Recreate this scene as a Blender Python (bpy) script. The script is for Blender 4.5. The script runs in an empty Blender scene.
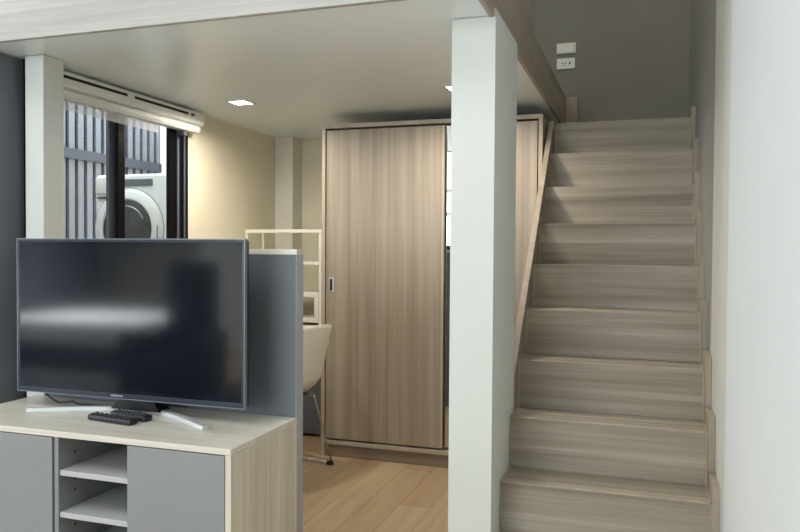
import bpy, bmesh, math
from mathutils import Vector, Matrix

C = bpy.context.scene.collection
PI = math.pi

# ------------------------------------------------------------------ materials
def s2l(c):
    return tuple(((v / 255) / 12.92 if v / 255 <= .04045 else ((v / 255 + .055) / 1.055) ** 2.4) for v in c)

def base_mat(name, rgb, rough=.5, metal=0.0, spec=.5, noise=.04, nscale=6.0, bump=0.0, bscale=200.0):
    """painted / plastic / metal surface with a faint procedural mottling"""
    m = bpy.data.materials.new(name); m.use_nodes = True
    nt = m.node_tree; b = nt.nodes['Principled BSDF']
    b.inputs['Roughness'].default_value = rough
    b.inputs['Metallic'].default_value = metal
    b.inputs['Specular IOR Level'].default_value = spec
    tc = nt.nodes.new('ShaderNodeTexCoord')
    n = nt.nodes.new('ShaderNodeTexNoise'); n.inputs['Scale'].default_value = nscale; n.inputs['Detail'].default_value = 4
    nt.links.new(tc.outputs['Object'], n.inputs['Vector'])
    r = nt.nodes.new('ShaderNodeValToRGB')
    l = s2l(rgb)
    r.color_ramp.elements[0].position = .3; r.color_ramp.elements[1].position = .7
    r.color_ramp.elements[0].color = (*[v * (1 - noise) for v in l], 1)
    r.color_ramp.elements[1].color = (*[min(1, v * (1 + noise)) for v in l], 1)
    nt.links.new(n.outputs['Fac'], r.inputs['Fac'])
    nt.links.new(r.outputs['Color'], b.inputs['Base Color'])
    if bump:
        n2 = nt.nodes.new('ShaderNodeTexNoise'); n2.inputs['Scale'].default_value = bscale; n2.inputs['Detail'].default_value = 3
        nt.links.new(tc.outputs['Object'], n2.inputs['Vector'])
        bp = nt.nodes.new('ShaderNodeBump'); bp.inputs['Strength'].default_value = bump; bp.inputs['Distance'].default_value = .002
        nt.links.new(n2.outputs['Fac'], bp.inputs['Height']); nt.links.new(bp.outputs['Normal'], b.inputs['Normal'])
    return m

def wood(name, dark, mid, light, axis, along=.7, across=11.0, rough=.42, fine=.25, spec=.4):
    """laminate with grain running along one axis"""
    m = bpy.data.materials.new(name); m.use_nodes = True
    nt = m.node_tree; b = nt.nodes['Principled BSDF']; L = nt.links.new
    b.inputs['Roughness'].default_value = rough; b.inputs['Specular IOR Level'].default_value = spec
    tc = nt.nodes.new('ShaderNodeTexCoord')
    def mapped(al, ac):
        mp = nt.nodes.new('ShaderNodeMapping')
        sc = [ac, ac, ac]; sc[axis] = al
        mp.inputs['Scale'].default_value = sc
        L(tc.outputs['Object'], mp.inputs['Vector']); return mp
    a = mapped(along, across)
    n = nt.nodes.new('ShaderNodeTexNoise'); n.inputs['Scale'].default_value = 1; n.inputs['Detail'].default_value = 5
    n.inputs['Roughness'].default_value = .6; n.inputs['Distortion'].default_value = .35
    L(a.outputs['Vector'], n.inputs['Vector'])
    r = nt.nodes.new('ShaderNodeValToRGB')
    e = r.color_ramp.elements
    e[0].position = .28; e[0].color = (*s2l(dark), 1)
    e[1].position = .74; e[1].color = (*s2l(light), 1)
    k = e.new(.5); k.color = (*s2l(mid), 1)
    L(n.outputs['Fac'], r.inputs['Fac'])
    f = mapped(along * 2.2, across * 7)
    n2 = nt.nodes.new('ShaderNodeTexNoise'); n2.inputs['Scale'].default_value = 1; n2.inputs['Detail'].default_value = 3
    L(f.outputs['Vector'], n2.inputs['Vector'])
    r2 = nt.nodes.new('ShaderNodeMapRange')
    r2.inputs['From Min'].default_value = .3; r2.inputs['From Max'].default_value = .7
    r2.inputs['To Min'].default_value = 1 - fine; r2.inputs['To Max'].default_value = 1 + fine * .4
    L(n2.outputs['Fac'], r2.inputs['Value'])
    mx = nt.nodes.new('ShaderNodeMix'); mx.data_type = 'RGBA'; mx.blend_type = 'MULTIPLY'
    mx.inputs['Factor'].default_value = 1
    L(r.outputs['Color'], mx.inputs[6]); L(r2.outputs['Result'], mx.inputs[7])
    L(mx.outputs[2], b.inputs['Base Color'])
    bp = nt.nodes.new('ShaderNodeBump'); bp.inputs['Strength'].default_value = .08; bp.inputs['Distance'].default_value = .002
    L(n2.outputs['Fac'], bp.inputs['Height']); L(bp.outputs['Normal'], b.inputs['Normal'])
    return m

def plank_floor(name):
    m = bpy.data.materials.new(name); m.use_nodes = True
    nt = m.node_tree; b = nt.nodes['Principled BSDF']; L = nt.links.new
    b.inputs['Roughness'].default_value = .42
    tc = nt.nodes.new('ShaderNodeTexCoord')
    mp = nt.nodes.new('ShaderNodeMapping'); mp.inputs['Rotation'].default_value = (0, 0, PI / 2)
    L(tc.outputs['Object'], mp.inputs['Vector'])
    br = nt.nodes.new('ShaderNodeTexBrick')
    br.inputs['Scale'].default_value = 1; br.inputs['Brick Width'].default_value = 1.2; br.inputs['Row Height'].default_value = .17
    br.inputs['Mortar Size'].default_value = .0015; br.inputs['Bias'].default_value = 0
    br.inputs['Color1'].default_value = (*s2l((176, 154, 125)), 1); br.inputs['Color2'].default_value = (*s2l((164, 139, 108)), 1)
    br.inputs['Mortar'].default_value = (*s2l((120, 90, 60)), 1)
    L(mp.outputs['Vector'], br.inputs['Vector'])
    m2 = nt.nodes.new('ShaderNodeMapping'); m2.inputs['Scale'].default_value = (22, 1.6, 1)
    L(tc.outputs['Object'], m2.inputs['Vector'])
    n = nt.nodes.new('ShaderNodeTexNoise'); n.inputs['Scale'].default_value = 1; n.inputs['Detail'].default_value = 5; n.inputs['Distortion'].default_value = .6
    L(m2.outputs['Vector'], n.inputs['Vector'])
    r2 = nt.nodes.new('ShaderNodeMapRange'); r2.inputs['To Min'].default_value = .72; r2.inputs['To Max'].default_value = 1.2
    L(n.outputs['Fac'], r2.inputs['Value'])
    mx = nt.nodes.new('ShaderNodeMix'); mx.data_type = 'RGBA'; mx.blend_type = 'MULTIPLY'; mx.inputs['Factor'].default_value = 1
    L(br.outputs['Color'], mx.inputs[6]); L(r2.outputs['Result'], mx.inputs[7]); L(mx.outputs[2], b.inputs['Base Color'])
    return m

def glass_mat(name, tint=(.92, .95, .96), gloss=.06):
    m = bpy.data.materials.new(name); m.use_nodes = True
    nt = m.node_tree; nt.nodes.remove(nt.nodes['Principled BSDF'])
    t = nt.nodes.new('ShaderNodeBsdfTransparent'); t.inputs['Color'].default_value = (*tint, 1)
    g = nt.nodes.new('ShaderNodeBsdfGlossy'); g.inputs['Roughness'].default_value = .02
    mx = nt.nodes.new('ShaderNodeMixShader'); mx.inputs['Fac'].default_value = gloss
    nt.links.new(t.outputs[0], mx.inputs[1]); nt.links.new(g.outputs[0], mx.inputs[2])
    nt.links.new(mx.outputs[0], nt.nodes['Material Output'].inputs['Surface'])
    return m

def emit_mat(name, col, strength):
    m = bpy.data.materials.new(name); m.use_nodes = True
    b = m.node_tree.nodes['Principled BSDF']
    b.inputs['Base Color'].default_value = (*col, 1); b.inputs['Emission Color'].default_value = (*col, 1)
    b.inputs['Emission Strength'].default_value = strength
    return m

M = {}
M['white'] = base_mat('white_paint', (209, 212, 206), .6, noise=.015)
M['white_right'] = base_mat('white_wall_paint', (216, 220, 220), .7, noise=.01)
M['right_wall_shade'] = base_mat('ivory_wall_shade', (203, 203, 196), .65, noise=.015)  # white wall's shaded tone put into the base colour
M['warm_wall'] = base_mat('cream_wall_paint', (232, 223, 200), .7, noise=.02)
M['ceil'] = base_mat('loft_ceiling_paint', (240, 250, 255), .30, noise=.015)
M['gray_wall'] = base_mat('olive_gray_paint', (124, 121, 111), .7, noise=.03)
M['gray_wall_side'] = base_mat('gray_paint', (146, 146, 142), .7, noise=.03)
M['room'] = base_mat('living_room_paint', (214, 214, 208), .7)
M['dark_panel'] = base_mat('charcoal_panel', (98, 100, 108), .45)
M['black_frame'] = base_mat('black_aluminium', (10, 11, 14), .4, spec=.15)
M['gray_frame'] = base_mat('graphite_aluminium', (92, 97, 110), .35)
M['floor'] = plank_floor('oak_laminate_floor')
M['glass'] = glass_mat('window_glass')
M['wood_stair'] = wood('stair_laminate', (120, 110, 95), (154, 144, 128), (182, 173, 158), 0, .45, 15, fine=.16)
M['wood_string'] = wood('stringer_laminate', (134, 121, 106), (148, 135, 119), (162, 149, 133), 1, .8, 14, fine=.12)
M['wood_edge'] = wood('pale_edge_band', (160, 147, 130), (172, 159, 142), (182, 169, 152), 1, 1, 8, fine=.1)
M['wood_string_edge'] = wood('tan_edge_band', (150, 137, 119), (162, 148, 130), (174, 160, 142), 2, 1, 8, fine=.12)
M['wood_front'] = wood('pale_ash_panel', (160, 158, 152), (174, 172, 166), (186, 184, 178), 0, .6, 12, fine=.12)
M['wood_side'] = wood('taupe_panel', (144, 133, 117), (164, 153, 137), (182, 171, 155), 1, .5, 13, fine=.14)
M['wood_robe'] = wood('taupe_door_laminate', (136, 121, 104), (158, 144, 126), (178, 165, 147), 2, .3, 13, rough=.4, fine=.16)
M['wood_robe_edge'] = wood('pale_door_edge', (166, 154, 135), (176, 164, 145), (186, 174, 155), 2, .6, 8, fine=.1)
M['wood_robe_dark'] = wood('taupe_plinth', (120, 104, 88), (136, 119, 102), (150, 134, 116), 0, .6, 14)
M['wood_cab'] = wood('pale_oak_side', (190, 181, 162), (208, 200, 183), (222, 215, 200), 2, .5, 15, fine=.14)
M['wood_cabtop'] = wood('pale_oak_top', (196, 189, 175), (212, 206, 193), (222, 217, 205), 0, .6, 12, fine=.12, rough=.32)
M['cab_gray'] = base_mat('gray_door_lacquer', (132, 135, 135), .45, noise=.015)
M['cab_in'] = base_mat('light_gray_board', (176, 177, 176), .5, noise=.02)
M['part_gray'] = base_mat('slate_gray_board', (96, 100, 106), .5, noise=.02)
M['part_edge'] = base_mat('pale_gray_edge', (160, 164, 168), .5, noise=.02)
M['shelf_white'] = base_mat('cream_white_board', (228, 225, 213), .5, noise=.015)
M['chair_white'] = base_mat('white_plastic', (228, 226, 214), .4, noise=.01)
M['chrome'] = base_mat('chrome_wire', (200, 200, 196), .2, metal=1)
M['silver'] = base_mat('silver_plastic', (182, 185, 185), .42, metal=.15, noise=.02)
M['black'] = base_mat('black_plastic', (22, 23, 26), .35)
M['rubber'] = base_mat('black_rubber', (15, 15, 15), .6)
M['button'] = base_mat('dark_gray_button', (60, 62, 68), .5)
M['mark_light'] = base_mat('light_gray_print', (196, 200, 204), .5)
M['bezel'] = base_mat('glossy_graphite_bezel', (44, 50, 60), .18, spec=.6, noise=.06)
M['bezel_rim'] = base_mat('silver_rim', (120, 128, 136), .35, metal=.4)
M['screen'] = base_mat('dark_screen', (13, 18, 25), .09, spec=.5, noise=.02)
M['mirror'] = base_mat('mirror_glass', (215, 220, 218), .02, metal=1, noise=0)
M['blind'] = base_mat('ivory_blind_case', (232, 233, 230), .5, noise=.015)
M['slot'] = base_mat('black_slot', (12, 12, 12), .6)
M['washer'] = base_mat('white_enamel', (242, 245, 248), .3, noise=.01)
M['washer_display'] = base_mat('gray_display', (112, 120, 130), .2)
M['washer_ring'] = base_mat('gray_ring', (150, 156, 164), .3, metal=.4)
M['washer_glass'] = base_mat('dark_door_glass', (58, 66, 76), .2, spec=.4, noise=.45, nscale=9)
M['louvre'] = base_mat('pale_blue_gray_slat', (128, 131, 138), .5)
M['louvre_rail'] = base_mat('dark_slate_rail', (74, 77, 86), .5)
M['louvre_back'] = base_mat('dark_slate_board', (64, 67, 75), .7)  # darker board behind the slats, seen in the gaps between them
M['balcony'] = base_mat('balcony_concrete', (170, 172, 172), .8, noise=.06, bump=.2, bscale=60)
M['plate'] = base_mat('white_switch_plastic', (222, 220, 210), .4, noise=.01)
M['hole'] = base_mat('dark_socket_hole', (40, 38, 36), .6)
M['lamp'] = emit_mat('downlight_diffuser', (1, .93, .8), 14)
M['bed'] = base_mat('white_linen', (232, 233, 234), .85, bump=.3, bscale=30)
M['bed_frame'] = base_mat('charcoal_bed_base', (58, 60, 66), .6)
M['curtain'] = base_mat('gray_curtain', (150, 154, 160), .9)

def hem_mat():
    m = bpy.data.materials.new('sheer_blind_fabric'); m.use_nodes = True
    nt = m.node_tree; b = nt.nodes['Principled BSDF']
    b.inputs['Base Color'].default_value = (.85, .87, .88, 1); b.inputs['Roughness'].default_value = .8
    t = nt.nodes.new('ShaderNodeBsdfTransparent')
    mx = nt.nodes.new('ShaderNodeMixShader'); mx.inputs['Fac'].default_value = .3
    nt.links.new(t.outputs[0], mx.inputs[1]); nt.links.new(b.outputs[0], mx.inputs[2])
    nt.links.new(mx.outputs[0], nt.nodes['Material Output'].inputs['Surface'])
    return m
M['hem'] = hem_mat()

# ------------------------------------------------------------------ mesh helpers (world coordinates)
def B():
    return bmesh.new()

def box(bm, x0, x1, y0, y1, z0, z1, bev=0.0, seg=2):
    r = bmesh.ops.create_cube(bm, size=1)
    vs = r['verts']
    for v in vs:
        v.co = Vector(((x0 + x1) / 2 + v.co.x * (x1 - x0), (y0 + y1) / 2 + v.co.y * (y1 - y0), (z0 + z1) / 2 + v.co.z * (z1 - z0)))
    if bev:
        es = list({e for v in vs for e in v.link_edges})
        bmesh.ops.bevel(bm, geom=es, offset=bev, segments=seg, affect='EDGES', profile=.5)
    return bm

def prism(bm, pts, a0, a1, axis):
    """closed polygon extruded along an axis: pts are the other two coordinates in order"""
    def mk(p, a):
        if axis == 0: return (a, p[0], p[1])
        if axis == 1: return (p[0], a, p[1])
        return (p[0], p[1], a)
    v0 = [bm.verts.new(mk(p, a0)) for p in pts]; v1 = [bm.verts.new(mk(p, a1)) for p in pts]
    n = len(pts)
    bm.faces.new(v0[::-1]); bm.faces.new(v1)
    for i in range(n):
        j = (i + 1) % n
        bm.faces.new((v0[i], v0[j], v1[j], v1[i]))
    bmesh.ops.recalc_face_normals(bm, faces=bm.faces)
    return bm

def tube(bm, pts, r, seg=8, cap=True):
    pts = [Vector(p) for p in pts]; rings = []
    for i, p in enumerate(pts):
        t = ((pts[min(i + 1, len(pts) - 1)] - p).normalized() + (p - pts[max(i - 1, 0)]).normalized()).normalized()
        u = t.orthogonal().normalized() if not rings else (rings[-1][1] - t * rings[-1][1].dot(t)).normalized()
        w = t.cross(u); rr = r[i] if isinstance(r, (list, tuple)) else r
        rings.append(([bm.verts.new(p + (u * math.cos(a) + w * math.sin(a)) * rr) for a in [2 * PI * k / seg for k in range(seg)]], u))
    for (a, _), (b, _) in zip(rings, rings[1:]):
        for k in range(seg): bm.faces.new((a[k], a[(k + 1) % seg], b[(k + 1) % seg], b[k]))
    if cap:
        bm.faces.new(rings[0][0][::-1]); bm.faces.new(rings[-1][0])
    bmesh.ops.recalc_face_normals(bm, faces=bm.faces)
    return bm

def lathe_y(bm, cx, cz, prof, seg=48):
    """profile of (radius, y) spun about an axis along Y"""
    rings = []
    for rr, y in prof:
        rings.append([bm.verts.new((cx + rr * math.cos(a), y, cz + rr * math.sin(a))) for a in [2 * PI * k / seg for k in range(seg)]])
    for a, b in zip(rings, rings[1:]):
        for k in range(seg): bm.faces.new((a[k], a[(k + 1) % seg], b[(k + 1) % seg], b[k]))
    bm.faces.new(rings[0]); bm.faces.new(rings[-1][::-1])
    bmesh.ops.recalc_face_normals(bm, faces=bm.faces)
    return bm

def root_of(o):
    while o.parent: o = o.parent
    return o

def obj(name, bm, mat, parent=None, loc=None, smooth=False):
    me = bpy.data.meshes.new(name)
    off = Vector(root_of(parent).location) if parent else (Vector(loc) if loc else None)
    if off is not None:
        bmesh.ops.translate(bm, verts=bm.verts, vec=-off)
    bm.to_mesh(me); bm.free()
    me.materials.append(M[mat] if isinstance(mat, str) else mat)
    if smooth:
        for p in me.polygons: p.use_smooth = True
        try: me.set_sharp_from_angle(angle=math.radians(40))
        except Exception: pass
    o = bpy.data.objects.new(name, me); C.objects.link(o)
    if parent: o.parent = parent
    elif loc: o.location = loc
    return o

def tag(o, label, cat, group=None):
    o['label'] = label; o['category'] = cat
    if group: o['group'] = group
    return o

def thing(name, label, cat, loc, group=None):
    o = bpy.data.objects.new(name, None); C.objects.link(o); o.location = loc; o.empty_display_size = .1
    return tag(o, label, cat, group)

def struct(name, bm, mat, parent=None):
    o = obj(name, bm, mat, parent)
    if not parent: o['kind'] = 'structure'
    return o

H = 1.325                     # eye height
XS0, XS1 = -.522, .243        # stair width
RISE, GO = .2088, .2109
NOSE10 = 4.53                 # the landing edge
def nose(k): return NOSE10 - GO * (10 - k)
YB = 5.25                     # back wall
ZC = 2.178                    # underside of the loft
TOPZ = 4.6

# ------------------------------------------------------------------ room shell
struct('floor', box(B(), -7.3, .7, -3.7, 5.4, -.06, 0), 'floor')
struct('ceiling', box(B(), -7.3, .7, -3.7, 5.4, TOPZ, TOPZ + .1), 'room')
b = B(); box(b, -2.71, -.548, 2.412, YB, ZC, 2.295)
struct('ceiling_loft', b, 'ceil')
# back wall: cream below the loft, gray above it and over the stairs
struct('wall_back_lower', box(B(), -2.83, -.56, YB, YB + .1, 0, 2.3), 'warm_wall')
b = B(); box(b, -2.83, .5, YB + .001, YB + .1, 2.3, TOPZ); box(b, -.56, .5, YB + .001, YB + .1, 0, 2.3)
struct('wall_back', b, 'gray_wall')
# left wall with the window opening
b = B()
W0, W1, WZ0, WZ1 = 2.74, 3.95, .05, 2.13
box(b, -2.83, -2.71, 2.412, W0, 0, TOPZ); box(b, -2.83, -2.71, W1, YB, 0, TOPZ)
box(b, -2.83, -2.71, W0, W1, WZ1, TOPZ); box(b, -2.83, -2.71, W0, W1, 0, WZ0)
struct('wall_left', b, 'warm_wall')
struct('wall_outer', box(B(), -7.2, -2.832, 2.40, 2.50, 0, TOPZ), 'room')
struct('wall_side', box(B(), -7.3, -7.2, -3.6, 2.5, 0, TOPZ), 'dark_panel')
# right wall: gray beside the upper stairs, white beside the lower ones
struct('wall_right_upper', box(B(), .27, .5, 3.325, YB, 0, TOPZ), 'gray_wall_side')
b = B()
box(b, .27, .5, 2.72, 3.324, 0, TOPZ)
struct('wall_right_shade', b, 'right_wall_shade')  # ivory stretch of the white wall: soft shading put into its colour
struct('wall_right', box(B(), .27, .5, -3.6, 2.72, 0, TOPZ), 'white_right')
# rear wall with two windows
b = B()
box(b, -5.6, -4.6, -3.7, -3.6, 0, TOPZ); box(b, -1.0, .5, -3.7, -3.6, 0, TOPZ)
box(b, -4.6, -1.0, -3.7, -3.6, 0, .9); box(b, -4.6, -1.0, -3.7, -3.6, 3.3, TOPZ)
struct('wall_rear', b, 'room')
b = B()
for x in (-4.6, -3.42, -2.23, -1.06): box(b, x, x + .06, -3.68, -3.62, .9, 3.3)
for z in (.9, 1.9, 2.3, 3.24): box(b, -4.6, -1.0, -3.675, -3.625, z, z + .06)
w = struct('window_2', b, 'white')
obj('pane', box(B(), -4.6, -1.0, -3.655, -3.648, .9, 3.3), 'glass', w)

struct('wall_rear_corner', box(B(), -7.2, -5.6, -3.7, -3.6, 0, TOPZ), 'gray_wall')
# dark sliding door just at the left edge of the picture
d = struct('door_1', box(B(), -2.712, -2.69, 2.42, 2.66, 0, 2.17), 'dark_panel')
obj('door_frame', box(B(), -2.712, -2.68, 2.655, 2.705, 0, 2.175), 'black_frame', d)

# window in the left wall
b = B()
box(b, -2.724, -2.705, 3.76, 3.95, WZ0, WZ1); box(b, -2.80, -2.724, 3.86, 3.95, WZ0, WZ1)               # broad jamb
box(b, -2.79, -2.72, W0, 3.8, 2.07, WZ1); box(b, -2.79, -2.72, W0, 3.8, WZ0, .12)
box(b, -2.79, -2.72, W0, 2.79, WZ0, WZ1)
w = struct('window_1', b, 'black_frame')
b = B(); box(b, -2.752, -2.735, 3.345, 3.402, .1, 2.08, .004)
obj('sash_stile', b, 'black_frame', w)
b = B(); box(b, -2.790, -2.770, 3.310, 3.392, .1, 2.08, .004)
obj('sash_stile', b, 'gray_frame', w)
b = B(); box(b, -2.704, -2.698, 3.83, 3.85, WZ0, WZ1); box(b, -2.704, -2.698, 3.90, 3.912, WZ0, WZ1)
obj('jamb_groove', b, 'gray_frame', w)
obj('pane', box(B(), -2.746, -2.742, 3.39, 3.78, .12, 2.07), 'glass', w)
obj('pane', box(B(), -2.788, -2.783, 2.79, 3.3, .12, 2.07), 'glass', w)

# boxed corner column at the back left
t = thing('corner_column', 'slim cream boxed column in the back left corner beyond the desk', 'column', (-2.63, 5.17, 0))
obj('shaft', box(B(), -2.708, -2.555, 5.09, YB - .001, 0, ZC - .001, .004), 'shelf_white', t)

# ------------------------------------------------------------------ loft parapet
t = thing('loft_parapet', 'wood panelled loft edge running above the white columns and along the stairs', 'loft edge', (-1.6, 2.40, ZC))
obj('front_panel', box(B(), -2.709, -.5305, 2.385, 2.408, 2.172, 3.25, .003), 'wood_front', t)['label'] = 'pale ash panel with horizontal grain'
pts = [(2.409, 2.172), (2.668, 2.172), (2.668, 2.2), (3.152, 2.2), (3.152, 2.172), (YB - .002, 2.166), (YB - .002, 2.385), (3.67, 2.385), (3.67, 3.25), (2.409, 3.25)]
obj('side_panel', prism(B(), pts, -.546, -.53, 0), 'wood_side', t)['label'] = 'taupe panel that drops low beside the landing'

# ------------------------------------------------------------------ columns
t = thing('white_column', 'thick square white column standing at the foot of the stairs', 'column', (-.605, 2.91, 0))
b = prism(B(), [(-.687, 0), (-.524, 0), (-.524, 2.203), (-.5294, 2.203), (-.5294, ZC - .0025), (-.687, ZC - .0025)], 2.668, 3.152, 1)
obj('shaft', b, 'white', t)
t = thing('white_column', 'slender white column between the dark door and the window', 'column', (-2.59, 2.675, 0))
obj('shaft', box(B(), -2.642, -2.54, 2.615, 2.74, 0, ZC - .002, .004), 'white', t)

# ------------------------------------------------------------------ staircase
st = thing('staircase', 'straight flight of gray brown wood grain steps beside the right wall', 'stairs', (-.14, 3.6, 0))
for k in range(1, 11):
    y = nose(k); z = RISE * k
    yb = nose(k + 1) + .02 if k < 10 else YB - .003
    tr = obj('tread', box(B(), XS0 + .001, XS1 - .001, y + .021, yb, z - .03, z), 'wood_stair', st)
    obj('nosing', box(B(), XS0 + .004, XS1 - .004, y - .001, y + .0205, z - .002, z + .0008), 'wood_edge', tr)['label'] = 'pale nosing line'
    obj('riser', box(B(), XS0 + .001, XS1 - .001, y, y + .020, z - RISE + .001, z - .0005), 'wood_stair', st)
def pitch(y): return RISE * (10 - (NOSE10 - y) / GO)
# raking stringer on the left, under its top the open flight
pts = [(3.16, pitch(3.16) + .075), (4.47, pitch(4.47) + .06), (4.47, 1.70), (3.16, .35)]
obj('left_stringer', prism(B(), pts, XS0 - .024, XS0, 0), 'wood_string', st)
pts = [(3.155, pitch(3.155) + .075), (4.47, pitch(4.47) + .06), (4.47, pitch(4.47) + .066), (3.155, pitch(3.155) + .081)]
obj('stringer_edge', prism(B(), pts, XS0 - .026, XS0 + .002, 0), 'wood_string', st)['label'] = 'pale edge band'
# stepped wall stringer on the right
def stepped(dz, dy, kmax=10):
    p = []
    for k in range(1, kmax + 1):
        p += [(nose(k) - dy, RISE * (k - 1) + (dz if k > 1 else 0)), (nose(k) - dy, RISE * k + dz)]
    p += [(YB - .004, RISE * kmax + dz)]
    return p
pts = stepped(.06, .008); pts = pts + [(YB - .004, 1.5), (2.75, .001)]
obj('right_stringer', prism(B(), pts, XS1 + .001, XS1 + .026, 0), 'wood_string_edge', st)
# thin pale trim following both ends of the steps
def trim_strip(x0, x1):
    bm = B()
    for k in range(1, 11):
        y, z = nose(k), RISE * k
        box(bm, x0, x1, y - .004, y + .002, z - RISE, z + .003)
        box(bm, x0, x1, y - .004, (nose(k + 1) if k < 10 else YB - .004), z, z + .003)
    return bm
obj('edge_trim', trim_strip(XS0, XS0 + .006), 'wood_edge', st)['label'] = 'thin pale trim line on the left'
obj('edge_trim', trim_strip(XS1 - .006, XS1), 'wood_edge', st)['label'] = 'thin pale trim line on the right'
b = B(); box(b, -.529, -.45, YB - .02, YB - .001, 2.0895, 2.385, .002)
tt = obj('trim_1', b, 'wood_string_edge'); tt['kind'] = 'structure'

# ------------------------------------------------------------------ switch and socket
t = thing('light_switch', 'white rocker switch plate, the upper plate on the gray stair wall', 'switch', (-.532, YB, 2.726))
obj('plate', box(B(), -.597, -.467, YB - .009, YB, 2.690, 2.762, .003), 'plate', t)
obj('rocker', box(B(), -.585, -.535, YB - .013, YB - .008, 2.700, 2.752, .002), 'plate', t)
obj('rocker', box(B(), -.532, -.482, YB - .013, YB - .008, 2.700, 2.752, .002), 'plate', t)
t = thing('wall_socket', 'white power socket plate, the lower plate on the gray stair wall', 'socket', (-.534, YB, 2.62))
obj('plate', box(B(), -.596, -.472, YB - .009, YB, 2.583, 2.657, .003), 'plate', t)
b = B()
for x, z, w_, h_ in ((-.557, 2.622, .008, .009), (-.537, 2.622, .008, .009), (-.547, 2.606, .009, .006)):
    box(b, x - w_ / 2, x + w_ / 2, YB - .011, YB - .008, z - h_ / 2, z + h_ / 2)
obj('pin_hole', b, 'hole', t)
b = B(); prism(b, [(-.512, 2.610), (-.498, 2.621), (-.512, 2.632)], YB - .011, YB - .008, 1)
obj('indicator', b, 'hole', t)

# ------------------------------------------------------------------ sliding wardrobe
RX0, RX1, RY = -1.948, -.562, 4.288
t = thing('sliding_wardrobe', 'tall taupe wardrobe with sliding doors behind the thick white column', 'wardrobe', (-1.25, 4.6, 0))
obj('side_panel', box(B(), RX0, RX0 + .024, RY, 4.92, 0, 2.082, .002), 'wood_robe_edge', t)
obj('side_panel', box(B(), RX1 - .024, RX1, RY, 4.92, 0, 2.082, .002), 'wood_robe_edge', t)
obj('top_panel', box(B(), RX0, RX1, RY, 4.92, 2.082, 2.108, .002), 'wood_robe_edge', t)
obj('back_panel', box(B(), RX0 + .024, RX1 - .024, 4.90, 4.918, .1, 2.08), 'cab_in', t)
obj('bottom_rail', box(B(), RX0 + .024, RX1 - .024, RY, 4.9, .078, .104, .002), 'wood_robe_edge', t)['label'] = 'pale bottom track'
obj('plinth', box(B(), RX0 + .024, RX1 - .024, RY + .008, RY + .03, 0, .078), 'wood_robe_dark', t)
b = B(); box(b, RX0 + .024, RX1 - .024, RY + .07, RY + .075, .104, 2.082)
obj('door_gap', b, 'slot', t)
d = obj('door', box(B(), -1.917, -1.158, RY + .004, RY + .026, .116, 2.070, .0015), 'wood_robe', t)
b = B(); box(b, -1.160, -1.146, RY + .002, RY + .028, .116, 2.070, .002)
obj('edge_profile', b, 'wood_robe_edge', d)['label'] = 'pale champagne edge profile'
b = B(); box(b, -1.898, -1.862, RY + .001, RY + .006, 1.050, 1.142, .003)
hd = obj('handle', b, 'silver', d); hd['label'] = 'recessed silver finger pull'
b = B(); box(b, -1.890, -1.874, RY - .001, RY + .004, 1.060, 1.132)
obj('recess', b, 'slot', d)
obj('door', box(B(), -.872, -.592, RY + .004, RY + .026, .116, 2.070, .0015), 'wood_robe', t)
obj('mirror', box(B(), -1.2, -.84, RY + .040, RY + .046, .116, 2.072), 'mirror', t)['label'] = 'narrow mirror between the two doors'

# ------------------------------------------------------------------ downlights under the loft
def downlight(x, y, label):
    t = thing('downlight', label, 'light', (x, y, ZC), 'square downlights under the loft')
    b = B(); s = .066; i = .052
    for (a0, a1, c0, c1) in ((-s, s, -s, -i), (-s, s, i, s), (-s, -i, -i, i), (i, s, -i, i)):
        box(b, x + a0, x + a1, y + c0, y + c1, ZC - .006, ZC - .0005)
    obj('frame', b, 'white', t)
    obj('diffuser', box(B(), x - i, x + i, y - i, y + i, ZC - .004, ZC - .0008), 'lamp', t)
    l = bpy.data.lights.new('downlight_lamp', 'AREA'); l.shape = 'SQUARE'; l.size = .1; l.energy = 13; l.color = (1, .92, .79); l.spread = math.radians(165)
    lo = bpy.data.objects.new('downlight_lamp', l); lo.location = (x, y, ZC - .012); C.objects.link(lo)
downlight(-2.25, 3.81, 'square white downlight in the loft ceiling, left one above the desk area')
downlight(-.942, 3.79, 'square white downlight half hidden behind the thick white column')

# ------------------------------------------------------------------ roller blind above the window
t = thing('roller_blind', 'raised ivory roller blind in its case above the window', 'blind', (-2.66, 3.38, 2.03))
BY0, BY1 = 2.745, 4.0
pts = [(-2.708, 2.166), (-2.640, 2.166), (-2.626, 2.158), (-2.622, 2.140), (-2.622, 2.100), (-2.628, 2.088), (-2.645, 2.080), (-2.708, 2.080)]
obj('case', prism(B(), pts, BY0, BY1, 1), 'blind', t)
b = B()
for y0, y1 in ((BY0 + .01, 3.28), (3.34, 3.83), (3.86, 3.895)): box(b, -2.6225, -2.620, y0, y1, 2.127, 2.141)
obj('slot', b, 'slot', t)['label'] = 'black slot line'
pts = [(-2.70, 2.078), (-2.640, 2.078), (-2.632, 2.072), (-2.630, 2.05), (-2.640, 2.036), (-2.70, 2.036)]
obj('bottom_rail', prism(B(), pts, BY0, BY1 - .03, 1), 'blind', t)
obj('fabric', box(B(), -2.667, -2.666, BY0 + .02, 3.60, 1.985, 2.036), 'hem', t)
obj('end_bracket', box(B(), -2.70, -2.65, BY1 - .17, BY1 - .135, 2.005, 2.036, .003), 'gray_frame', t)

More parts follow.
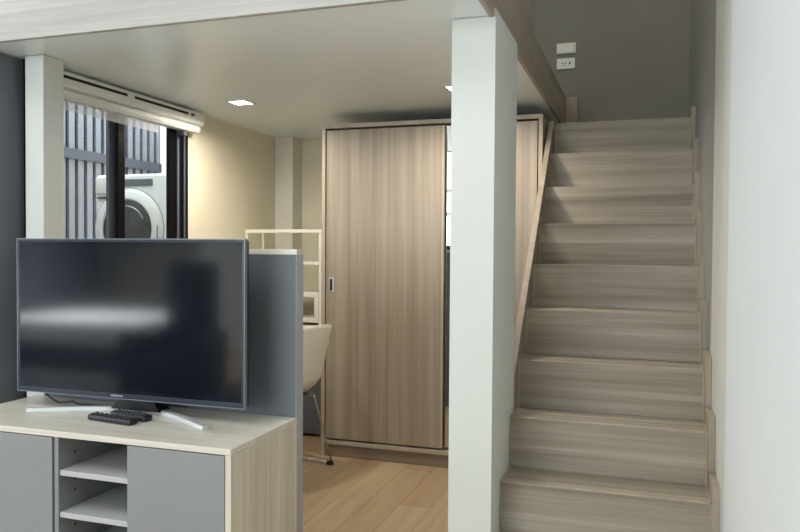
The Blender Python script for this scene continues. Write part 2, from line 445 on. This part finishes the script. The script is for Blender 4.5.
# ------------------------------------------------------------------ balcony beyond the window
struct('floor_balcony', box(B(), -4.9, -2.832, 2.502, 6.6, -.2, -.05), 'balcony')
struct('wall_balcony', box(B(), -4.9, -2.6, 6.45, 6.6, -.05, 2.6), 'balcony')
t = thing('louvre_screen', 'pale vertical slat screen enclosing the balcony outside the window', 'screen', (-4.62, 4.8, -.05))
b = B(); y = 2.55
while y < 6.2:
    box(b, -4.60, -4.575, y, y + .066, -.04, 2.75); y += .106
obj('slat_panel', b, 'louvre', t)
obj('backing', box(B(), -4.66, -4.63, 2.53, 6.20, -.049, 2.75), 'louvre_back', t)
for z0, z1 in ((2.065, 2.15), (.9, .98), (-.04, .04)):
    obj('rail', box(B(), -4.574, -4.55, 2.53, 6.2, z0, z1), 'louvre_rail', t)
obj('end_post', box(B(), -4.66, -4.57, 6.21, 6.38, -.049, 2.75), 'washer', t)['label'] = 'white end post'

WX0, WX1, WY, WZT = -3.712, -3.104, 4.30, 1.835
wm = thing('washing_machine', 'white front loading washing machine on the balcony seen through the window', 'washing machine', (-3.41, 4.6, -.05))
obj('body', box(B(), WX0, WX1, WY, WY + .56, .985, WZT, .02, 3), 'washer', wm, smooth=True)
obj('pedestal', box(B(), WX0 + .01, WX1 - .01, WY + .02, WY + .55, -.049, .984, .008), 'washer', wm)
obj('detergent_drawer', box(B(), WX0 + .012, WX0 + .20, WY - .016, WY + .004, 1.70, 1.818, .008, 2), 'washer', wm, smooth=True)
obj('drawer_grip', box(B(), WX0 + .028, WX0 + .10, WY - .018, WY + .002, 1.668, 1.678), 'hole', wm)
obj('display', box(B(), WX0 + .245, WX1 - .125, WY - .006, WY + .004, 1.750, 1.800, .003), 'washer_display', wm)
cx, cz = -3.425, 1.450
d = obj('door', lathe_y(B(), cx, cz, [(.286, WY + .004), (.286, WY - .004), (.280, WY - .010), (.278, WY - .010), (.265, WY - .024), (.215, WY - .032), (.205, WY - .026), (.20, WY - .012)]), 'washer', wm, smooth=True)
obj('door_seam', lathe_y(B(), cx, cz, [(.291, WY + .004), (.291, WY - .002), (.286, WY - .002)]), 'washer_ring', d, smooth=True)
obj('door_glass', lathe_y(B(), cx, cz, [(.203, WY - .010), (.199, WY - .027), (.17, WY - .036), (.12, WY - .046), (.06, WY - .051), (.02, WY - .052)]), 'washer_glass', d, smooth=True)
b = B()
tube(b, [(cx + .16 * math.cos(a), WY - .036, cz + .16 * math.sin(a)) for a in [PI * (.15 + .7 * k / 14) for k in range(15)]], .006, 6)
obj('glass_rim', b, 'washer_ring', d, smooth=True)
obj('door_grip', box(B(), cx + .245, cx + .258, WY - .027, WY - .018, cz - .07, cz + .03, .003), 'washer_ring', d)

# ------------------------------------------------------------------ partition behind the TV unit
t = thing('low_partition', 'slate gray half height partition standing behind the television unit', 'partition', (-1.95, 2.645, 0))
obj('panel', box(B(), -2.535, -1.294, 2.609, 2.671, 0, 1.300), 'part_gray', t)
obj('edge_strip', box(B(), -1.2945, -1.292, 2.609, 2.671, 0, 1.300), 'part_edge', t)['label'] = 'paler gray end edge'
obj('cap', box(B(), -2.535, -1.291, 2.608, 2.672, 1.300, 1.321, .001), 'wood_cabtop', t)['label'] = 'thin pale wood cap'

# ------------------------------------------------------------------ TV unit
CX0, CX1, CY0, CY1, CZ = -2.575, -1.285, 2.117, 2.604, .66
t = thing('television_cabinet', 'low pale wood television cabinet with gray doors and open shelves', 'cabinet', (-1.93, 2.36, 0))
obj('top', box(B(), CX0, CX1, CY0, CY1, CZ - .022, CZ, .0015, 1), 'wood_cabtop', t)
obj('side_panel', box(B(), CX1 - .022, CX1, CY0, CY1, 0, CZ - .0225, .001, 1), 'wood_cab', t)
obj('side_panel', box(B(), CX0, CX0 + .022, CY0, CY1, 0, CZ - .0225, .001, 1), 'wood_cab', t)
obj('divider', box(B(), -2.018, -2.0, CY0 + .006, CY1 - .012, .06, CZ - .0225), 'cab_gray', t)
obj('divider', box(B(), -1.70, -1.682, CY0 + .02, CY1 - .012, .06, CZ - .0225), 'cab_in', t)
obj('back_panel', box(B(), CX0 + .022, CX1 - .022, CY1 - .012, CY1 - .002, .06, CZ - .0225), 'cab_in', t)
obj('bottom_panel', box(B(), CX0 + .022, CX1 - .022, CY0 + .02, CY1 - .012, .04, .06), 'cab_in', t)
for z in (.516, .363, .210):
    obj('shelf', box(B(), -1.9995, -1.7005, CY0 + .012, CY1 - .012, z - .020, z, .001, 1), 'cab_in', t)
obj('plinth', box(B(), CX0 + .022, CX1 - .022, CY0 + .03, CY0 + .045, 0, .04), 'cab_gray', t)
obj('door', box(B(), CX0 + .024, -2.024, CY0 + .001, CY0 + .019, .045, CZ - .0255, .001, 1), 'cab_gray', t)
obj('door', box(B(), -1.698, CX1 - .025, CY0 + .001, CY0 + .019, .045, CZ - .0255, .001, 1), 'cab_gray', t)
for z in (.42, .46, .56, .29):
    for y in (2.20, 2.50): obj('shelf_pin_hole', box(B(), -2.0005, -1.998, y, y + .008, z, z + .008), 'hole', t)

# ------------------------------------------------------------------ television
TX0, TX1, TY = -2.487, -1.411, 2.42
tv = thing('television', 'large flat black television on a silver chevron stand', 'television', (-1.93, 2.45, CZ))
def tz(x, top):  # a hair of sag towards the right as in the photograph
    return 1.3565 if top else .7225
z0, z1 = .7225, 1.3565
obj('back_shell', box(B(), TX0 + .002, TX1 - .002, TY + .006, TY + .038, z0 + .002, z1 - .002, .006), 'black', tv)
b = B(); e = .012
for (a0, a1, c0, c1) in ((TX0, TX1, z1 - e, z1), (TX0, TX1, z0, z0 + .020), (TX0, TX0 + e, z0 + .020, z1 - e), (TX1 - e, TX1, z0 + .020, z1 - e)):
    box(b, a0, a1, TY - .003, TY + .01, c0, c1, .0015, 1)
obj('bezel', b, 'bezel', tv)
b = B(); r_ = .0022
for (a0, a1, c0, c1) in ((TX0 - r_, TX1 + r_, z1 - .001, z1 + r_), (TX0 - r_, TX1 + r_, z0 - r_, z0 + .001), (TX0 - r_, TX0 + .001, z0, z1), (TX1 - .001, TX1 + r_, z0, z1)):
    box(b, a0, a1, TY - .004, TY + .014, c0, c1)
obj('rim', b, 'bezel_rim', tv)['label'] = 'thin silver rim'
obj('screen', box(B(), TX0 + e, TX1 - e, TY - .001, TY + .008, z0 + .020, z1 - e), 'screen', tv)
cu = bpy.data.curves.new('maker_mark', 'FONT'); cu.body = 'SAMSUNG'; cu.size = .017; cu.align_x = 'CENTER'; cu.align_y = 'CENTER'; cu.extrude = .0004
tmp = bpy.data.objects.new('maker_mark_text', cu); C.objects.link(tmp)
bpy.context.view_layer.update()
me = bpy.data.meshes.new_from_object(tmp.evaluated_get(bpy.context.evaluated_depsgraph_get()))
bpy.data.objects.remove(tmp)
me.materials.clear(); me.materials.append(M['mark_light'])
lg = bpy.data.objects.new('maker_mark', me); C.objects.link(lg); lg.parent = tv
lg.location = Vector((-1.985, TY - .0035, z0 + .010)) - tv.location; lg.rotation_euler = (PI / 2, 0, 0); lg.scale = (.75, .6, 1)
# stand: dark neck, two silver arms
b = B()
prism(b, [(-2.03, CZ + .016), (-1.80, CZ + .016), (-1.84, z0 + .012), (-1.97, z0 + .012)], TY + .015, TY + .085, 1)
obj('neck', b, 'black', tv)
def arm(tip, apex, bend):
    bm = B(); tip, apex, bend = Vector(tip), Vector(apex), Vector(bend)
    n = 10; rows = []
    for i in range(n + 1):
        s = i / n
        p = (1 - s) ** 2 * apex + 2 * s * (1 - s) * bend + s * s * tip
        d = (2 * (1 - s) * (bend - apex) + 2 * s * (tip - bend)); d.z = 0; d.normalize()
        w_ = Vector((-d.y, d.x, 0)) * (.024 - .008 * s)
        hgt = .020 - .004 * s
        if i == n: w_ *= .75
        zb = CZ + .0008
        rows.append([bm.verts.new((p.x + k * w_.x, p.y + k * w_.y, zz)) for k, zz in ((-1, zb), (-1, zb + hgt * .6), (-.7, zb + hgt), (.7, zb + hgt), (1, zb + hgt * .6), (1, zb))])
    for a, c in zip(rows, rows[1:]):
        for k in range(6): bm.faces.new((a[k], a[(k + 1) % 6], c[(k + 1) % 6], c[k]))
    bm.faces.new(rows[0][::-1]); bm.faces.new(rows[-1])
    bmesh.ops.recalc_face_normals(bm, faces=bm.faces)
    return bm
obj('stand_arm', arm((-2.345, 2.325, CZ), (-1.90, 2.50, CZ), (-2.04, 2.49, CZ)), 'silver', tv, smooth=True)
obj('stand_arm', arm((-1.505, 2.305, CZ), (-1.91, 2.50, CZ), (-1.80, 2.49, CZ)), 'silver', tv, smooth=True)
b = B()
tube(b, [(-2.40, 2.45, .735), (-2.37, 2.47, .69), (-2.34, 2.485, .668), (-2.30, 2.48, .672), (-2.27, 2.49, .678), (-2.24, 2.485, .668), (-2.15, 2.51, .664), (-2.06, 2.525, .664), (-1.98, 2.51, .70)], .003, 6)
obj('power_cable', b, 'rubber', tv, smooth=True)

# ------------------------------------------------------------------ remote controls
def remote(name_label, p0, p1, wd):
    p0, p1 = Vector(p0), Vector(p1); mid = (p0 + p1) / 2; L_ = (p1 - p0).length
    t = thing('remote_control', name_label, 'remote control', (mid.x, mid.y, CZ + .0005), 'remote controls in front of the television')
    t.rotation_euler = (0, 0, math.atan2(p1.y - p0.y, p1.x - p0.x))
    def lobj(n, bm, m, par):
        me = bpy.data.meshes.new(n); bm.to_mesh(me); bm.free(); me.materials.append(M[m])
        o = bpy.data.objects.new(n, me); C.objects.link(o); o.parent = par; return o
    body = lobj('body', box(B(), -L_ / 2, L_ / 2, -wd / 2, wd / 2, 0, .023, .008, 3), 'black', t)
    bb = B()
    for i in range(8):
        for j in (-1, 0, 1):
            x = -L_ / 2 + .018 + i * (L_ - .04) / 7.5; y = j * wd * .28
            box(bb, x - .005, x + .005, y - .004, y + .004, 0.0215, .0262, .0012, 1)
    lobj('button', bb, 'button', t)
    return t
remote('black remote control lying nearest the front edge of the cabinet', (-2.02, 2.315), (-1.80, 2.285), .046)
remote('black remote control lying behind another one, nearer the television foot', (-1.975, 2.385), (-1.785, 2.350), .046)

# ------------------------------------------------------------------ desk and shelf rack in the back corner
t = thing('desk', 'pale desk against the back wall beside the wardrobe', 'desk', (-2.3, 4.85, 0))
obj('top', box(B(), -2.69, -1.962, 4.55, 5.08, .765, .795, .002), 'shelf_white', t)
obj('end_panel', box(B(), -1.984, -1.962, 4.56, 5.07, 0, .765), 'part_gray', t)
obj('end_panel', box(B(), -2.69, -2.668, 4.56, 5.07, 0, .765), 'part_gray', t)
obj('modesty_panel', box(B(), -2.668, -1.984, 4.70, 4.716, .02, .765), 'part_gray', t)
t = thing('shelf_rack', 'open cream shelf rack standing on the desk left of the wardrobe', 'shelf', (-2.38, 4.75, .795))
SX0, SX1, SY0, SY1 = -2.680, -2.090, 4.60, 4.86
obj('top_rail', box(B(), SX0, SX1, SY0, SY0 + .022, 1.432, 1.455, .002), 'shelf_white', t)
for x in (SX0, SX1 - .02):
    for y in (SY0, SY1 - .022):
        obj('post', box(B(), x, x + .02, y, y + .022, .7955, 1.432, .002), 'shelf_white', t)
for z in (1.232, 1.02, .845):
    obj('shelf', box(B(), SX0 + .021, SX1 - .021, SY0, SY1, z - (.02 if z > 1.1 else .03), z, .002), 'shelf_white', t)
obj('cubby_side', box(B(), SX1 - .052, SX1 - .022, SY0, SY1, .846, .989), 'shelf_white', t)
t = thing('power_plug', 'tiny black plug in the lowest cubby of the cream rack', 'plug', (-2.158, 4.66, .8455))
b = B(); box(b, -2.172, -2.146, 4.65, 4.68, .8458, .868, .004); obj('plug_body', b, 'rubber', t)
b = B(); tube(b, [(-2.158, 4.665, .866), (-2.156, 4.668, .89), (-2.160, 4.68, .92)], .004, 6); obj('cord', b, 'rubber', t)

# ------------------------------------------------------------------ shell chair
def shell_chair(cx, cy, rot, label):
    t = thing('shell_chair', label, 'chair', (cx, cy, 0))
    t.rotation_euler = (0, 0, rot)
    def lobj(n, bm, m, par, smooth=True):
        me = bpy.data.meshes.new(n); bm.to_mesh(me); bm.free(); me.materials.append(M[m])
        for p in me.polygons: p.use_smooth = smooth
        o = bpy.data.objects.new(n, me); C.objects.link(o); o.parent = par; return o
    # local +Y is forward, the back at -Y
    prof = [(.235, .450, .17), (.20, .462, .20), (.10, .455, .215), (0, .448, .21), (-.10, .450, .20), (-.165, .462, .19), (-.20, .495, .188), (-.212, .58, .205), (-.226, .67, .225), (-.240, .76, .245), (-.25, .83, .258), (-.252, .866, .262)]
    bm = B(); rows = []
    nu = 14
    for y, z, hw in prof:
        row = []
        for i in range(nu + 1):
            u = -1 + 2 * i / nu
            back = min(1, max(0, (z - .46) / .2))
            lift = .055 * abs(u) ** 3 * (1 - back)
            wrap = .03 * u * u * back
            row.append(bm.verts.new((u * hw, y + wrap, z + lift - .012 * back * u * u)))
        rows.append(row)
    for a, c in zip(rows, rows[1:]):
        for k in range(nu): bm.faces.new((a[k], a[k + 1], c[k + 1], c[k]))
    bmesh.ops.recalc_face_normals(bm, faces=bm.faces)
    o = lobj('shell', bm, 'chair_white', t)
    md = o.modifiers.new('sub', 'SUBSURF'); md.levels = 1; md.render_levels = 1
    md = o.modifiers.new('solid', 'SOLIDIFY'); md.thickness = .012; md.offset = 0
    lobj('seat_bracket', box(B(), -.15, .15, -.175, .145, .430, .442, .003), 'chrome', t, False)
    for sx in (-1, 1):
        for yb, yt in ((-.27, -.09), (.22, .08)):
            lobj('leg', tube(B(), [(sx * .145, yt + (yb - yt) * .45, .436), (sx * .15, yt + (yb - yt) * .5, .41), (sx * .20, yb, .018)], .0058, 8), 'chrome', t)
        lobj('runner', tube(B(), [(sx * .20, -.27, .018), (sx * .20, .22, .018)], .0058, 8), 'chrome', t)
        for y in (-.255, .20):
            lobj('glide', box(B(), sx * .20 - .011, sx * .20 + .011, y - .022, y + .022, .0005, .024, .004), 'rubber', t, False)
    return t
shell_chair(-2.095, 3.965, math.radians(80), 'white plastic shell chair on wire legs, half hidden behind the gray partition')

# ------------------------------------------------------------------ the unseen half of the room (armchair, rug and fill lights are added for reflections and brightness)
t = thing('bed', 'low bed with white linen in the living area', 'bed', (-6.0, -2.1, 0))
obj('base', box(B(), -7.1, -4.9, -3.0, -1.5, .0005, .26, .02), 'bed_frame', t)
obj('mattress', box(B(), -7.08, -4.92, -2.98, -1.52, .261, .53, .05, 4), 'bed', t, smooth=True)

t = thing('armchair', 'dark high backed armchair added for the television reflection', 'armchair', (-3.8, -.5, 0))  # added dark shape for the television to reflect
b = B(); box(b, -4.08, -3.52, -.75, -.2, .12, .44, .05, 3); obj('seat', b, 'bed_frame', t, smooth=True)
b = B(); box(b, -4.05, -3.55, -.86, -.70, .2, 1.2, .06, 3); obj('backrest', b, 'bed_frame', t, smooth=True)
for x in (-4.14, -3.52): obj('armrest', box(B(), x, x + .09, -.78, -.2, .1, .62, .03, 3), 'bed_frame', t, smooth=True)
for x in (-4.1, -3.5):
    for y in (-.74, -.25): obj('leg', tube(B(), [(x, y, .0128), (x, y, .13)], .018, 8), 'black', t)
t = thing('rug', 'dark gray rug added to darken the television reflection', 'rug', (-4.9, .2, 0))  # added to darken the floor's reflection in the screen
obj('pile', box(B(), -7.0, -2.95, -1.4, 1.9, .0005, .012), 'bed_frame', t)
t = thing('curtain', 'pale curtain hanging against the dark side wall', 'curtain', (-7.1, -1.2, 0))
pts = []
for i in range(33): pts.append((-7.12 + .035 * math.sin(i * PI / 2), -1.45 + i * .5 / 32))
pts += [(-7.19, -.95), (-7.19, -1.45)]
obj('cloth', prism(B(), pts, .01, 3.2, 2), 'curtain', t)

def area(name, loc, rot, sx, sy, e, col, spread=180):
    l = bpy.data.lights.new(name, 'AREA'); l.shape = 'RECTANGLE'; l.size = sx; l.size_y = sy; l.energy = e; l.color = col; l.spread = math.radians(spread)
    o = bpy.data.objects.new(name, l); C.objects.link(o); o.location = loc; o.rotation_euler = rot; return o
area('window_daylight', (-2.8, -3.75, 2.1), (PI / 2, 0, 0), 3.5, 2.3, 185, (.92, .96, 1.0))
area('ceiling_fill', (-2.6, -.4, 4.5), (0, 0, 0), 2.5, 2.0, 85, (.97, .98, 1.0))  # added soft fill over the living area, no fixture modelled
area('side_window_daylight', (-7.1, .6, 1.5), (PI / 2, 0, -PI / 2), 2.6, 2.4, 170, (.93, .97, 1.0))
area('stair_fill', (-.15, 4.0, 4.5), (0, 0, 0), .6, .6, 13, (1, .97, .9))  # added fill that brightens the upper stairs
area('balcony_daylight', (-3.7, 4.4, 4.5), (0, 0, 0), 1.5, 3.4, 90, (.9, .95, 1.0))
area('bed_fill', (-6.0, -2.0, 2.6), (0, 0, 0), 1.2, 1.0, 290, (.95, .98, 1.0), 100)  # added light on the bed, brightens its band in the television reflection

# world: soft overcast daylight for the balcony
w = bpy.data.worlds.new('overcast'); bpy.context.scene.world = w; w.use_nodes = True
nt = w.node_tree; bg = nt.nodes['Background']
bg.inputs['Color'].default_value = (.88, .93, 1.0, 1); bg.inputs['Strength'].default_value = 5.0

# ------------------------------------------------------------------ camera
yaw, pit, roll, f = .32002, -.02313, .006638, 736.05
r = Vector((math.cos(yaw), math.sin(yaw), 0))
fw = Vector((-math.sin(yaw) * math.cos(pit), math.cos(yaw) * math.cos(pit), math.sin(pit)))
up = r.cross(fw)
r2 = math.cos(roll) * r + math.sin(roll) * up; u2 = math.cos(roll) * up - math.sin(roll) * r
cam = bpy.data.cameras.new('camera'); co = bpy.data.objects.new('camera', cam); C.objects.link(co)
cam.sensor_width = 36; cam.lens = f * 36 / 800; cam.clip_start = .05
m = Matrix((( r2.x, u2.x, -fw.x, 0), (r2.y, u2.y, -fw.y, 0), (r2.z, u2.z, -fw.z, H), (0, 0, 0, 1)))
co.matrix_world = m
sc = bpy.context.scene; sc.camera = co
sc.view_settings.view_transform = 'Standard'; sc.view_settings.look = 'None'; sc.view_settings.exposure = -.06
sc.cycles.max_bounces = 8; sc.cycles.diffuse_bounces = 5; sc.cycles.transparent_max_bounces = 8
sc.cycles.use_denoising = True; sc.cycles.sample_clamp_indirect = 4; sc.cycles.caustics_reflective = False
